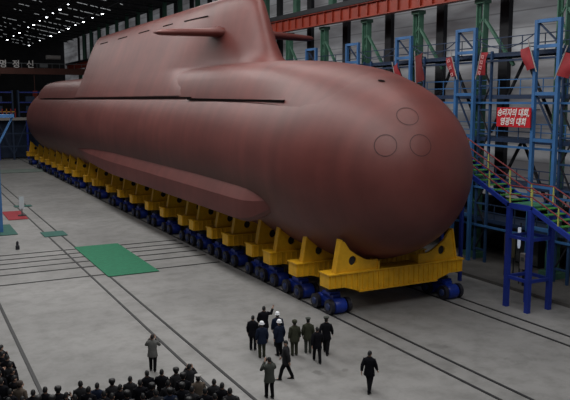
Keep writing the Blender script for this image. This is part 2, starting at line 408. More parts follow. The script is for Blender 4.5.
# slots and outlines on the skin
b = MB()
for z, y0, y1 in ((12.2, 54.5, 128), (12.02, 38.9, 54.9)):
    ya, yb2 = y0, min(y1, 125); za = z - (.08 if y0 < 50 else 0); zb = z + (.06 if y0 < 50 else 0)
    for s in (-1, 1):
        pa = [CX + s * (math.sqrt(R * R - (q - hullZ(p)) ** 2) + (.11 if y0 < 50 else .07)) for p, q in ((ya, za), (yb2, zb))]
        b.bar((pa[0], ya, za), (pa[1], yb2, zb), .2, .09 if y0 > 50 else .13)
b.build('flood_slot', M['slot'], sub)
def slots(rows, s):
    for y0, y1, z in rows:
        y = (y0 + y1) / 2; w0 = sail_w(y, z - .1); w1 = sail_w(y, z + .1)
        b = MB(); a = math.atan2(w0 - w1, .2)
        yl = (sail_w(y1, z) - sail_w(y0, z)) / (y1 - y0)
        rot = Matrix.Rotation(-s * a, 3, 'Y') if True else None
        rot = Matrix.Rotation(math.atan(-s * yl), 3, 'Z') @ rot
        b.box((CX + s * (w0 + w1) / 2, y, z), (.08, y1 - y0, .08), rot); b.build('vent_slot', M['slot'], sub)
SL = [(90.5, 94.2, 19.0), (81.8, 85.6, 19.0), (73.5, 77.2, 19.0), (66.2, 69.0, 19.0), (58.0, 62.8, 18.9)]
slots(SL, -1)

# round hatch outlines on the bow
def bow_ring(px_, pz_, r, m='outline', w=.035, name='tube_hatch'):
    b = MB(); n = 40; vs = []
    surf = bow_surf
    # local tangent frame
    y0 = surf(px_, pz_); e_ = .05
    nx = Vector((-(surf(px_ + e_, pz_) - surf(px_ - e_, pz_)) / (2 * e_), 1, -(surf(px_, pz_ + e_) - surf(px_, pz_ - e_)) / (2 * e_))).normalized()
    nrm = -nx; c = Vector((px_, y0, pz_))
    u_ = nrm.cross(Vector((0, 0, 1))).normalized(); v_ = u_.cross(nrm)
    for k in range(n):
        a = 2 * PI * k / n
        for rr in (r - w, r + w):
            p = c + u_ * rr * math.cos(a) + v_ * rr * math.sin(a)
            q = Vector((p.x, surf(p.x, p.z), p.z)); vs.append(q + nrm * .012)
    fs = [(2 * k, 2 * k + 1, (2 * k + 3) % (2 * n), (2 * k + 2) % (2 * n)) for k in range(n)]
    b.add(vs, fs); return b.build(name, M[m], sub)
HATCH = [(-1.05, 1.12), (-2.7, 1.12), (-1.2, 2.6)]
for dx, dz in HATCH: bow_ring(CX + dx, ZC + dz, .58, w=.02)
# anchor-like dark opening high on the bow
def bow_spot(dx, dz, r):
    n = 14; vs = []
    x0, z0 = CX + dx, ZC + dz
    surf = bow_surf
    for k in range(n):
        a = 2 * PI * k / n; x = x0 + r * 1.3 * math.cos(a); z = z0 + r * .5 * math.sin(a); vs.append((x, surf(x, z) - .03, z + .02))
    MB().add(vs, [tuple(range(n))]).build('fairlead', M['slot'], sub)
bow_spot(-.95, 4.5, .13)

# ------------------------------------------------------------------ cradles and trolleys
def horn_plate(parent, s):
    """plate with a round hole, arc matching the hull, in X-Z, extruded along Y"""
    outer = [(-4.45, 2.45), (-4.1, 4.3), (-3.86, 4.2)]
    for i in range(7):
        x = -3.5 + i * (2.0 / 6); z = ZC - math.sqrt((R + .12) ** 2 - x * x); outer.append((x, max(3.02, z)))
    outer += [(-1.48, 2.45)]
    hc = (-3.3, 3.1); hr = .27
    bm = bmesh.new()
    def loop(pts):
        vs = [bm.verts.new((x, 0, z)) for x, z in pts]
        return [bm.edges.new((vs[i], vs[(i + 1) % len(vs)])) for i in range(len(vs))]
    ed = loop(outer) + loop([(hc[0] + hr * math.cos(2 * PI * k / 18), hc[1] + hr * math.sin(2 * PI * k / 18)) for k in range(18)])
    bmesh.ops.triangle_fill(bm, edges=ed, use_beauty=True)
    r = bmesh.ops.extrude_face_region(bm, geom=list(bm.faces))
    bmesh.ops.translate(bm, vec=(0, .16, 0), verts=[g for g in r['geom'] if isinstance(g, bmesh.types.BMVert)])
    bmesh.ops.translate(bm, vec=(0, -.42, 0), verts=bm.verts)
    # stiffening end flange on the outer sloping edge
    if s > 0: bmesh.ops.scale(bm, vec=(-1, 1, 1), verts=bm.verts)
    bmesh.ops.recalc_face_normals(bm, faces=bm.faces)
    me = bpy.data.meshes.new('horn'); bm.to_mesh(me); bm.free()
    o = link('horn', me, M['yellow'], parent)
    vs = [(s * 4.52, -.47, 2.45), (s * 4.52, -.03, 2.45), (s * 4.16, -.03, 4.34), (s * 4.16, -.47, 4.34), (s * 4.4, -.47, 2.45), (s * 4.4, -.03, 2.45), (s * 4.04, -.03, 4.34), (s * 4.04, -.47, 4.34)]
    MB().add(vs, [(0, 1, 2, 3), (4, 7, 6, 5), (0, 4, 5, 1), (3, 2, 6, 7), (0, 3, 7, 4), (1, 5, 6, 2)]).build('flange', M['yellow'], o)
    MB().box((s * 1.5, -.1, 2.68), (.12, .8, .5)).build('end_plate', M['yellow'], o)
    MB().cyl((s * 3.3, -.3, 3.1), (s * 3.3, -.27, 3.1), .3, 18).build('hole_web', M['dark'], o)
    return o
cr0 = empty('hull_cradle', (CX, 33.5, 0))
b = MB(); b.prism_y([(-4.95, 1.66), (-4.95, 2.42), (4.95, 2.42), (4.95, 1.66), (3.9, 1.64), (2.9, 1.34), (-2.9, 1.34), (-3.9, 1.64)], -.5, .5)
b.box((0, 0, 2.44), (10.0, 1.2, .07)); b.box((0, 0, 1.32), (5.8, 1.18, .07))
for i in range(27):
    x = -4.85 + i * 9.7 / 26; zb = 1.36 if abs(x) < 2.9 else (1.36 + (abs(x) - 2.9) * .3 if abs(x) < 3.9 else 1.66)
    b.box((x, 0, (zb + 2.44) / 2), (.06, 1.14, 2.42 - zb))
b.build('beam', M['yellow'], cr0)
for s in (-1, 1): horn_plate(cr0, s)

tr0 = empty('rail_trolley', (21.22, 34.4, .035))
b = MB()
b.box((0, 0, .8), (.5, 1.2, .4)); b.box((0, 0, 1.02), (.7, .8, .16)); b.box((-.3, 0, .62), (.12, 1.3, .26)); b.box((.3, 0, .62), (.12, 1.3, .26))
b.build('frame', M['blue'], tr0)
b = MB(); b.lathe([(.34, 1.08), (.34, 1.2), (.26, 1.22), (.26, 1.3)], n=16); b.build('turntable', M['tyre'], tr0, smooth=True)
for yy in (-.78, .78):
    b = MB(); b.tube([(-.42, yy, .42), (-.36, yy, .42), (-.3, yy, .42), (.3, yy, .42), (.36, yy, .42), (.42, yy, .42)], [.26, .4, .43, .43, .4, .26], 18)
    b.build('axle_drum', M['blue'], tr0, smooth=True)
    for s in (-1, 1):
        w = MB(); w.tube([(s * .44, yy, .42), (s * .44, yy, .42), (s * .68, yy, .42)], [.2, .42, .42], 20)
        wo = w.build('wheel', M['tyre'], tr0, smooth=True)
        MB().tube([(s * .67, yy, .42), (s * .74, yy, .42), (s * .78, yy, .42)], [.22, .2, .08], 14).build('hub', M['hubm'], wo, smooth=True)
CY = [33.9, 37.9, 41.4, 44.1, 48.2, 51.3, 55.2, 57.9, 62.8, 67.4, 72.7, 77.6, 82.5, 89.5, 94.3, 101.5, 106.8, 112.2, 117.0, 122.7, 128.0, 133.5, 143.0]
for i, y in enumerate(CY):
    o = cr0 if i == 0 else copy_tree(cr0)
    o.location = (CX - .05, y - .5, 0)
    if i == 0: o.location = (24.95, 34.1, 0); o.scale = (.955, 1, 1)
    tag(o, 'yellow steel cradle under the %s, %s one back from the bow' % ('bow' if i == 0 else 'hull', ORD[i]), 'cradle', 'yellow hull cradles')
k = 0
gaps = []
for i, y in enumerate(CY):
    gaps.append(({0: 35.0, 1: 38.7, 2: 42.0}.get(i, y + .2), i))
    if i and CY[i] - CY[i - 1] > 4.5: pass
for y, i in gaps:
    o = tr0 if i == 0 else copy_tree(tr0); o.location = (21.22, y, .035)
    tag(o, 'blue rail trolley on the near track under the %s cradle from the bow' % ORD[i], 'trolley', 'blue rail trolleys')
for i in range(3):
    o = copy_tree(tr0); o.location = (28.93, CY[i] + .6 if i == 0 else CY[i], .035)
    tag(o, 'blue rail trolley on the far track under the %s cradle from the bow' % ORD[i], 'trolley', 'blue rail trolleys')

# ------------------------------------------------------------------ right side: columns, girder, scaffold
def lattice_column(y):
    e = empty('crane_column', (38, y, .2))
    b = MB()
    for dy in (-.36, .36):
        b.box((0, dy, 9.4), (.5, .09, 18.8)); b.box((0, dy * .78, 9.3), (.09, .22, 18.6))
    b.build('shaft', M['green_col'], e)
    b = MB(); z = .6; s = 1
    while z < 18:
        b.bar((0, -.34 * s, z), (0, .34 * s, z + 1.1), .09); z += 1.1; s = -s
    b.build('lacing', M['green_col'], e)
    b = MB(); b.box((0, 0, 18.9), (.7, 1.0, .3)); b.box((0, 0, .2), (1.0, 1.4, .4)); b.build('cap_plate', M['green_col'], e)
    # knee braces towards the neighbouring bay
    b = MB(); b.bar((-.1, -.4, 17.6), (-.1, -3.4, 14.2), .2); b.build('knee_brace', M['green_col'], e)
    b = MB(); b.box((.9, 0, 24), (.5, .8, 8)); b.build('upper_shaft', M['green_col'], e)
    return e
cols = ['at the right edge of the picture beside the rightmost scaffold frame', 'behind the red slogan board, left of it', 'above the bow with a maroon pennant on it',
        'second to the left of the maroon pennant', 'third to the left of the maroon pennant, by the far sail plane', 'next behind the far sail plane tip', ]
for k in range(0, 20):
    y = 34.2 + 7.55 * k
    e = lattice_column(y) if k == 0 else copy_tree(c0)
    if k == 0: c0 = e
    e.location = (38, y, .2)
    lab = cols[k] if k < 6 else 'far down the right wall, %s from the right edge' % ORD[k]
    tag(e, 'green steel crane column ' + lab, 'column', 'green crane columns')
e = empty('crane_girder', (37.3, 30, 0)); tag(e, 'long orange-red crane girder with vertical stiffeners on green columns', 'girder')
b = MB(); b.box((0, 70, 19.95), (.12, 180, 1.2)); b.box((0, 70, 19.34), (.7, 180, .09)); b.box((0, 70, 20.55), (.7, 180, .09))
for i in range(120): b.box((0, -19.5 + i * 1.5, 19.95), (.45, .08, 1.2))
b.build('web', M['orange'], e)
MB().box((-.05, 70, 20.82), (.8, 180, .45)).build('crane_rail', M['dark'], e)

# scaffold frames
FRY = [34.15, 41.8, 49.3, 57.0, 64.6]
def frame():
    e = empty('scaffold_frame', (36.6, 35.2, .2))
    for dy in (-.95, .95):
        MB().box((0, dy, 8.45), (.24, .24, 16.9)).build('post', M['frame_blue'], e)
    for z in (16.8, 15.2, 12.2, 9.2, 6.2, 3.4):
        MB().box((0, 0, z), (.2, 1.66, .22)).build('rung', M['frame_blue'], e)
    for z0, z1, s in ((15.3, 16.7, 1), (9.4, 12.1, 1), (3.5, 6.1, -1)):
        MB().bar((.1, -.85 * s, z0), (.1, .85 * s, z1), .1).build('brace', M['dark_blue'], e)
    return e
f0 = frame()
FL = ['beside the red slogan board, rightmost', 'between the text pennant and the pennant left of the slogan board', 'behind the top of the bow', 'behind the casing just ahead of the sail', 'farthest back near the far sail plane']
FL = ['tall blue scaffold frame %s' % t for t in FL]
for i, y in enumerate(FRY):
    o = f0 if i == 0 else copy_tree(f0); o.location = (36.6, y, .2); tag(o, FL[i], 'scaffold frame', 'blue scaffold frames')

# walkways
lv = [(15.2, 'topmost'), (12.3, 'second from the top'), (9.3, 'middle'), (6.2, 'lower'), (3.4, 'lowest')]
for i, (z, t) in enumerate(lv):
    e = empty('walkway', (38.2, 62, z)); tag(e, 'long dark blue scaffold walkway along the right wall, %s level' % t, 'walkway', 'scaffold walkways')
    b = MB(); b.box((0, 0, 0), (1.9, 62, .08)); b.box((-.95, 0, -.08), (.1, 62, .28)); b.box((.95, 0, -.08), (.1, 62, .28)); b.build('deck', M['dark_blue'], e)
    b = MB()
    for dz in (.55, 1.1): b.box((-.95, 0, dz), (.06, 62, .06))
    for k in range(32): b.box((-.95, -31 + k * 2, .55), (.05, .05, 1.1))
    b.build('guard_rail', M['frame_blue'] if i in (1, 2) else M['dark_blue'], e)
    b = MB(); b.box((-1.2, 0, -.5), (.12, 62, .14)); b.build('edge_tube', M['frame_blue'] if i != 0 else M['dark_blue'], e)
# dark zigzag bracing between columns
zz = 0
for k in range(0, 6):
    y = 34.9 + 7.55 * k
    for j, (za, zb) in enumerate(((14.8, 9.6), (9.0, 3.8))):
        e = empty('cross_brace', (38.9, y + 3.3, za)); e['group'] = 'dark cross braces'
        tag(e, 'dark V-shaped steel bracing, %s tier, %s bay from the right edge' % ('upper' if j == 0 else 'lower', ORD[k]), 'brace', 'dark cross braces')
        for s in (-1, 1):
            MB().bar((0, s * .1, 0), (0, s * 3.2, zb - za), .17).build('brace_arm', M['dark'], e)
# narrow dark lattice towers just right of each green column
def lattice_tower():
    e = empty('lattice_tower', (37.5, 33, .2))
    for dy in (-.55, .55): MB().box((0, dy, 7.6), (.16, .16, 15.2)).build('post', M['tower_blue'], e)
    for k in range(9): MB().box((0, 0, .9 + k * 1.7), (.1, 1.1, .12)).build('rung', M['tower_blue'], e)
    b = MB()
    for k in range(8): b.bar((0, -.5 if k % 2 else .5, .9 + k * 1.7), (0, .5 if k % 2 else -.5, 2.6 + k * 1.7), .09)
    b.build('lacing', M['dark'], e)
    return e
for k in range(5):
    o = lattice_tower() if k == 0 else copy_tree(lt0)
    if k == 0: lt0 = o
    o.location = (37.15, 34.2 + 7.55 * k - 1.5, .2)
    tag(o, 'narrow dark blue lattice tower beside a green column, %s from the right edge' % ORD[k], 'tower', 'dark lattice towers')
# sagging cables
for k, (ya, yb_) in enumerate(((35.1, 40.85), (42.75, 48.35), (50.25, 56.05))):
    b = MB(); pts = []
    for i in range(13):
        t = i / 12; pts.append((36.6, ya + (yb_ - ya) * t, 15.5 + .9 * (2 * t - 1) ** 2))
    b.tube(pts, .035, 6); o = b.build('cable', M['dark_blue']); tag(o, 'thin sagging cable between scaffold frames, %s from the right' % ORD[k], 'cable', 'sagging cables')

# vertical dark pipes and machinery clutter under walkways in shade
for k in range(5):
    y = 37.5 + 7.55 * k
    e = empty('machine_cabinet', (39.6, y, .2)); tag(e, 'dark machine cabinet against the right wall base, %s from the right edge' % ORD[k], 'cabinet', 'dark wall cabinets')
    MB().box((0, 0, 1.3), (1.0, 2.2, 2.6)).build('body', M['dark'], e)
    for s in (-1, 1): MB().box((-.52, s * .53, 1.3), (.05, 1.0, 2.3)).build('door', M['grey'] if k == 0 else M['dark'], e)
e = empty('control_box', (34.6, 33.4, .2)); tag(e, 'small pale grey control box on a stand behind the blue stair legs', 'control box')
MB().box((0, 0, .55), (.12, .12, 1.1)).build('stand', M['dark'], e)
MB().box((0, 0, 1.6), (.3, .45, 1.0)).build('box', M['boxgrey'], e)
MB().box((-.16, 0, 1.75), (.03, .25, .25)).build('panel', M['grey'], e)
e = empty('notice_board', (35.6, 35.7, .2)); tag(e, 'olive-brown notice board standing left behind the blue stair legs', 'board')
MB().box((0, 0, 2.1), (.08, .95, 1.5)).build('board', mat('olive_board', (.09, .08, .045), .7), e)
for s in (-1, 1): MB().box((0, s * .4, .7), (.07, .07, 1.4)).build('leg', M['dark'], e)
for k, (z) in enumerate((3.6, 2.85)):
    b = MB(); b.tube([(0, 0, -.3), (0, 0, -.1), (0, 0, .3)], [.06, .1, .1], 10)
    o = b.build('lamp', mat('pale_lamp_%d' % k, (.6, .65, .75), .4, emit=(.7, .8, 1), estr=.25), loc=(34.6, 33.9, z)); tag(o, '%s small pale lamp tube hanging behind the left stair leg' % ('upper' if k == 0 else 'lower'), 'lamp')
    b = MB(); 
e = empty('lamp_bracket', (34.66, 33.9, .2)); tag(e, 'thin dark upright holding the two pale lamp tubes', 'post'); MB().box((.06, 0, 2.0), (.06, .06, 4.0)).build('upright', M['dark'], e)

# text
def text_obj(s, size, name, m, parent, loc, rot, sx=1., shear=0., bold=.0):
    cu = bpy.data.curves.new(name, 'FONT'); cu.body = s; cu.size = size; cu.align_x = 'CENTER'; cu.align_y = 'CENTER'; cu.extrude = .01
    cu.shear = shear; cu.offset = bold
    t = bpy.data.objects.new(name, cu); COL.objects.link(t)
    dg = bpy.context.evaluated_depsgraph_get(); me = bpy.data.meshes.new_from_object(t.evaluated_get(dg))
    bpy.data.objects.remove(t); 
    o = link(name, me, m, parent); o.location = loc; o.rotation_euler = rot; o.scale = (sx, 1, 1); return o
e = empty('slogan_board', (36.3, 36.55, 10.85)); tag(e, 'bright red slogan board with two lines of white Korean letters on the scaffold', 'sign')
MB().box((0, 0, 0), (.1, 3.05, 1.3)).build('panel', M['signred'], e)
for dy in (-1.2, 1.2): MB().box((.55, dy, .5), (1.2, .06, .06)).build('bracket', M['dark'], e)
RT = (PI / 2, 0, -PI / 2)
text_obj('승리자의 대회,', .56, 'lettering', M['white'], e, (-.07, -.0, .28), RT, .86, .2, .012)
text_obj('영광의 대회', .56, 'lettering', M['white'], e, (-.07, 0, -.32), RT, .86, .2, .012)

# pennants: pole + cloth with faded marks
def pennant(y, z, lean, L, W, m, marks, label, s=1):
    e = empty('pennant', (36.2, y, z)); e.rotation_euler = (lean, 0, 0); tag(e, label, 'pennant', 'red pennants')
    MB().cyl((0, 0, -L - .3), (0, 0, .45), .04, 8).build('pole', M['boxgrey'], e)
    MB().box((.5, 0, 0), (1.1, .05, .05)).build('bracket', M['dark'], e)
    b = MB(); n = 8; vs = []
    for i in range(n + 1):
        for j in range(5):
            t = i / n; u = j / 4
            vs.append((.1 * math.sin(t * 5 + u * 3) * u, -s * u * W, -t * L + .15 * u))
    fs = [(i * 5 + j, i * 5 + j + 1, (i + 1) * 5 + j + 1, (i + 1) * 5 + j) for i in range(n) for j in range(4)]
    vs2 = [(v[0] + .025, v[1], v[2]) for v in vs]; N = len(vs)
    b.add(vs, fs); b.add(vs2, [f[::-1] for f in fs])
    b.build('cloth', M[m], e, smooth=True)
    for k in range(marks):
        zz_ = -L * .15 - k * L * .7 / max(1, marks - 1)
        bb = MB(); c = (-.12, -s * W * .5, zz_)
        bb.box((c[0], c[1] + .1, c[2]), (.02, .06, .24)); bb.box((c[0], c[1] - .1, c[2]), (.02, .05, .26)); bb.box((c[0], c[1], c[2] + .08), (.02, .22, .05)); bb.box((c[0], c[1] + .02, c[2] - .08), (.02, .18, .05))
        bb.build('lettering', M['pinkwhite'], e)
pennant(39.8, 15.3, math.radians(14), 1.6, .72, 'flag', 4, 'red pennant with white letters leaning left, right of the middle scaffold frame', 1)
pennant(42.9, 15.2, math.radians(-22), 1.55, .62, 'flag', 3, 'small red pennant with pink letters, left of the middle scaffold frame', -1)
pennant(35.3, 15.45, math.radians(-22), 1.5, .8, 'flag', 0, 'plain red pennant hanging above the slogan board', -1)
pennant(32.4, 14.9, math.radians(24), 1.5, .9, 'flag', 0, 'plain red pennant cut by the right edge of the picture', 1)
pennant(47.3, 15.4, math.radians(-6), 2.1, .95, 'flagdark', 0, 'dark maroon pennant hanging on the green column above the bow', 1)
pennant(50.2, 14.7, math.radians(-20), 1.2, .7, 'flag', 0, 'small red pennant just above the bow casing, leftmost of the pennants', 1)

# ------------------------------------------------------------------ stair
SX0, SX1 = 30.75, 32.4
e = empty('access_stair', (0, 0, 0)); tag(e, 'blue steel stair with green treads, red handrails and tall legs beside the bow', 'stair')
prof = [(14.6, -.15 + .15), (29.3, 6.08), (31.0, 6.08), (38.5, 9.3)]
sl1 = 6.08 / (29.3 - 15.2)
def flight(y0, z0, y1, z1, nm):
    for x in (SX0, SX1):
        b = MB(); b.bar((x, y0, z0 - .1), (x, y1, z1 - .1), .12, .26); b.build('stringer', M['navy'], e)
    n = int(abs(z1 - z0) / .235)
    for i in range(n):
        t = (i + .5) / n
        MB().box(((SX0 + SX1) / 2, y0 + (y1 - y0) * t, z0 + (z1 - z0) * t + .02), (SX1 - SX0 - .12, .4, .05)).build('tread', M['tread'], e)
flight(15.2, 0, 29.3, 6.08, 'lower'); flight(31.0, 6.08, 37.2, 8.74, 'upper')
MB().box(((SX0 + SX1) / 2, 30.15, 6.06), (SX1 - SX0 - .12, 1.7, .1)).build('landing', M['landing'], e)
for x in (SX0, SX1): MB().box((x, 30.15, 5.98), (.12, 1.9, .3)).build('landing_edge', M['navy'], e)
for x in (SX0, SX1):
    for y in (30.95, 29.3):
        xx = x if x == SX0 else x
        MB().box((xx, y, 2.95), (.26, .26, 5.9)).build('leg', M['navy'], e)
for z in (4.2, 1.8):
    b = MB(); 
    for x in (SX0, SX1): b.box((x, 30.1, z), (.16, 1.5, .18))
    for y in (30.95, 29.3): b.box(((SX0 + SX1) / 2, y, z), (SX1 - SX0, .16, .18))
    b.build('tie_beam', M['navy'], e)
for x in (SX0, SX1): MB().box((x, 36.9, 4.15), (.2, .2, 8.3)).build('leg', M['navy'], e)
def stz(y):
    if y < 29.3: return (y - 15.2) * 6.08 / 14.1
    if y < 31: return 6.08
    return 6.08 + (y - 31) * 3.22 / 7.5
for x in (SX0, SX1):
    for y in (17.3, 19.3, 21.3, 23.3, 25.3, 27.4, 29.3, 30.95, 32.7, 34.6, 36.5):
        MB().box((x, y, stz(y) + .52), (.07, .07, 1.06)).build('baluster', M['yellow_post'], e)
    for dz in (1.05, .55):
        b = MB(); pts = [(x, y, stz(y) + dz) for y in (15.5, 29.3, 31.0, 37.1)]
        b.tube(pts, .045, 8); b.build('handrail', M['redrail'], e)

# ------------------------------------------------------------------ far left structures
e = empty('gantry_leg', (6.75, 69.2, 0)); tag(e, 'blue steel gantry post with diagonal brace at the left edge by the teal mat', 'post')
MB().box((0, 0, 5.3), (.35, .5, 10.6)).build('post', M['frame_blue'], e)
MB().box((.55, .9, 5.3), (.3, .3, 10.6)).build('post', M['frame_blue'], e)
MB().bar((.1, 0, 7.2), (1.9, .2, 10.5), .16).build('brace', M['frame_blue'], e)
MB().box((-1.5, 0, 10.6), (7, .4, .3)).build('beam', M['frame_blue'], e)

e = empty('far_platform', (14, 158, 0)); tag(e, 'blue work platform with pale edge beam at the far end of the hall', 'platform')
MB().box((0, 0, 8.2), (24, 4, .5)).build('deck', M['boxgrey'], e)
for i in range(9):
    MB().box((-11 + i * 2.75, -1.6, 4), (.35, .35, 8)).build('post', M['navy'] if i % 2 else M['dark_blue'], e)
for i in range(8):
    MB().bar((-11 + i * 2.75, -1.6, 7.6 if i % 2 else 1), (-8.25 + i * 2.75, -1.6, 1 if i % 2 else 7.6), .2).build('brace', M['dark_blue'], e)
MB().box((0, 1.8, 4), (24, .2, 7.6)).build('backing', M['dark_blue'], e)
for z in (2.7, 5.3): MB().box((0, -1.7, z), (24, .2, .25)).build('tie_beam', M['dark_blue'], e)
e = empty('guard_rail', (12, 156.3, 8.45)); tag(e, 'orange and red railing panel on the far platform at the left edge', 'railing')
MB().box((2.2, 0, 1.2), (12, .08, .18)).build('top_bar', mat('orange_rail', (.6, .3, .03), .5), e)
for i in range(15): MB().box((-3.4 + i * .82, 0, .9), (.2, .08, 1.8)).build('slat', M['flag'] if i % 3 else mat('orange_slat%d' % i, (.45, .16, .03), .5), e)
# blue clutter racks behind stern
for k in range(3):
    e = empty('equipment_rack', (12 + k * 6, 163, 0)); tag(e, 'tall dark blue equipment rack behind the far platform, %s from the left' % ORD[k], 'rack', 'far equipment racks')
    for s in (-1, 1): MB().box((s * 2.4, 0, 7), (.3, 2, 14)).build('upright', M['dark_blue'], e)
    for z in (9.5, 11.5, 13.6): MB().box((0, 0, z), (5, 1.6, .25)).build('shelf', M['navy'], e)
    for z in (10.2, 12.2):
        MB().box((-1 + .5 * k, 0, z), (1.8, 1.2, 1.1)).build('crate', M['dark_blue'], e)
# overhead crane bridge with white letters
e = empty('overhead_crane', (19, 165, 18.1)); tag(e, 'brown overhead crane bridge at the far end with white Korean letter boards', 'crane')
MB().box((0, 0, 0), (37, 1.2, 1.3)).build('bridge', M['brown'], e)
MB().box((0, -.7, 1.6), (37, .15, .12)).build('hand_rail', M['grey'], e)
for i in range(24): MB().box((-18 + i * 1.56, -.7, 1.1), (.08, .08, 1.0)).build('rail_post', M['grey'], e)
MB().box((8.4, 0, 1.2), (1.6, 1.4, .8)).build('trolley_hoist', M['grey'], e)
MB().cyl((9, 0, 3.0), (12, 0, 3.0), .45, 14).build('drum', M['boxgrey'], e)
for s in (-1, 1): MB().box((s * 9.6 + 8.5, 0, -.5), (1.2, 1.6, 1.2)).build('end_carriage', M['brown'], e)
for ch, x in (('명', -.45), ('정', 2.15), ('신', 5.0)):
    text_obj(ch, 1.7, 'lettering', M['white'], e, (x + .6, -.82, 1.3), (PI / 2, 0, 0), 1, 0, .03)
# orange hoist hook hanging near stern
e = empty('crane_hook', (25.4, 165, 13.2)); tag(e, 'orange crane hook block hanging near the stern casing', 'hook')
MB().box((0, 0, 0), (.9, .6, 1.5)).build('block', M['orange'], e); MB().cyl((0, 0, .7), (0, 0, 4.2), .07, 8).build('wire', M['brown'], e)
MB().tube([(0, 0, -.7), (0, 0, -1.2), (.25, 0, -1.6), (0, 0, -1.95), (-.3, 0, -1.75)], .12, 8).build('hook', M['orange'], e)

# ------------------------------------------------------------------ roof lamps
def roofz(x): return 31.6 - .18 * x
hb = empty('high_bay_lamp', (23.8, 125.3, 27))
MB().lathe([(.38, -.3), (.4, -.1), (.18, .2), (.08, .5)], n=14).build('shade', M['grey'], hb)
MB().lathe([(.05, -.5), (.3, -.42), (.34, -.31)], n=14).build('bulb', M['lampc'], hb)
first = True; cnt = 0
for X_, name_, lab in ((23.8, 0, 'left'), (29.3, 1, 'right')):
    ysl = [118.5, 125.3, 131.6, 137.9, 145, 152.5, 159, 172, 181.6, 193] if X_ < 25 else [119.6, 126.5, 133.4, 140.1, 147, 156, 165.5, 180, 196]
    for j, y in enumerate(ysl):
        o = hb if first else copy_tree(hb); first = False; o.location = (X_, y, 31.4 - .177 * X_ - .35)
        big = (j % 2 == (1 if X_ < 25 else 0)); o.scale = (.65, .65, .65) if big else (.42, .42, .42)
        tag(o, '%s bright round roof lamp in the %s row, %s counting from the front' % ('large' if big else 'small', lab, ORD[j]), 'lamp', 'round roof lamps')
sl = empty('strip_light', (20, 131, 27))
MB().box((0, 0, 0), (.75, .14, .07), Matrix.Rotation(math.atan(.18), 3, 'Y')).build('tube', M['lampd'], sl)
MB().box((0, .02, .12), (.8, .26, .1), Matrix.Rotation(math.atan(.18), 3, 'Y')).build('housing', M['dark'], sl)
first = True; yb = 108.5; row = 0
while yb < 205:
    c_ = 0
    for gx in (18.7, 22.3, 25.0, 27.6):
        for d in (0, 1.1, 2.2):
            if gx == 22.3 and d > 0: continue
            x = gx + d * .85 + random.uniform(-.1, .1)
            if x / yb < .10 or random.random() < .2: continue
            o = sl if first else copy_tree(sl); first = False
            o.location = (x, yb, 31.4 - .177 * x - .27)
            f = random.choice((.5, .8, 1.1)); o.scale = (f, 1, 1)
            c_ += 1
            tag(o, 'thin pale roof strip light, %s row from front, %s from left' % (ORD[row], ORD[c_ - 1]), 'strip light', 'roof strip lights')
    yb += 7.55; row += 1
# roof trusses and lamp purlins
for x in (23.8, 29.3):
    b = MB(); b.box((x, 160, 31.4 - .177 * x + .08), (.14, 106, .14)); b.build('trim_%d' % n, M['dark'], kind='structure'); n += 1
for k in range(0, 14):
    y = 108.5 + 7.55 * k
    b = MB(); b.bar((-16, y, 30), (8, y, 29.6), .25); b.bar((8, y, 29.8), (41, y, 27.6), .25); b.bar((8, y, 30.0), (34, y, 25.4), .14)
    for i in range(11):
        x = 12 + i * 2; b.bar((x, y, 29.8 - (x - 8) * .067), (x + 1, y, 30.0 - (x - 7) * .177), .08)
    b.build('trim_%d' % n, M['dark'], kind='structure'); n += 1

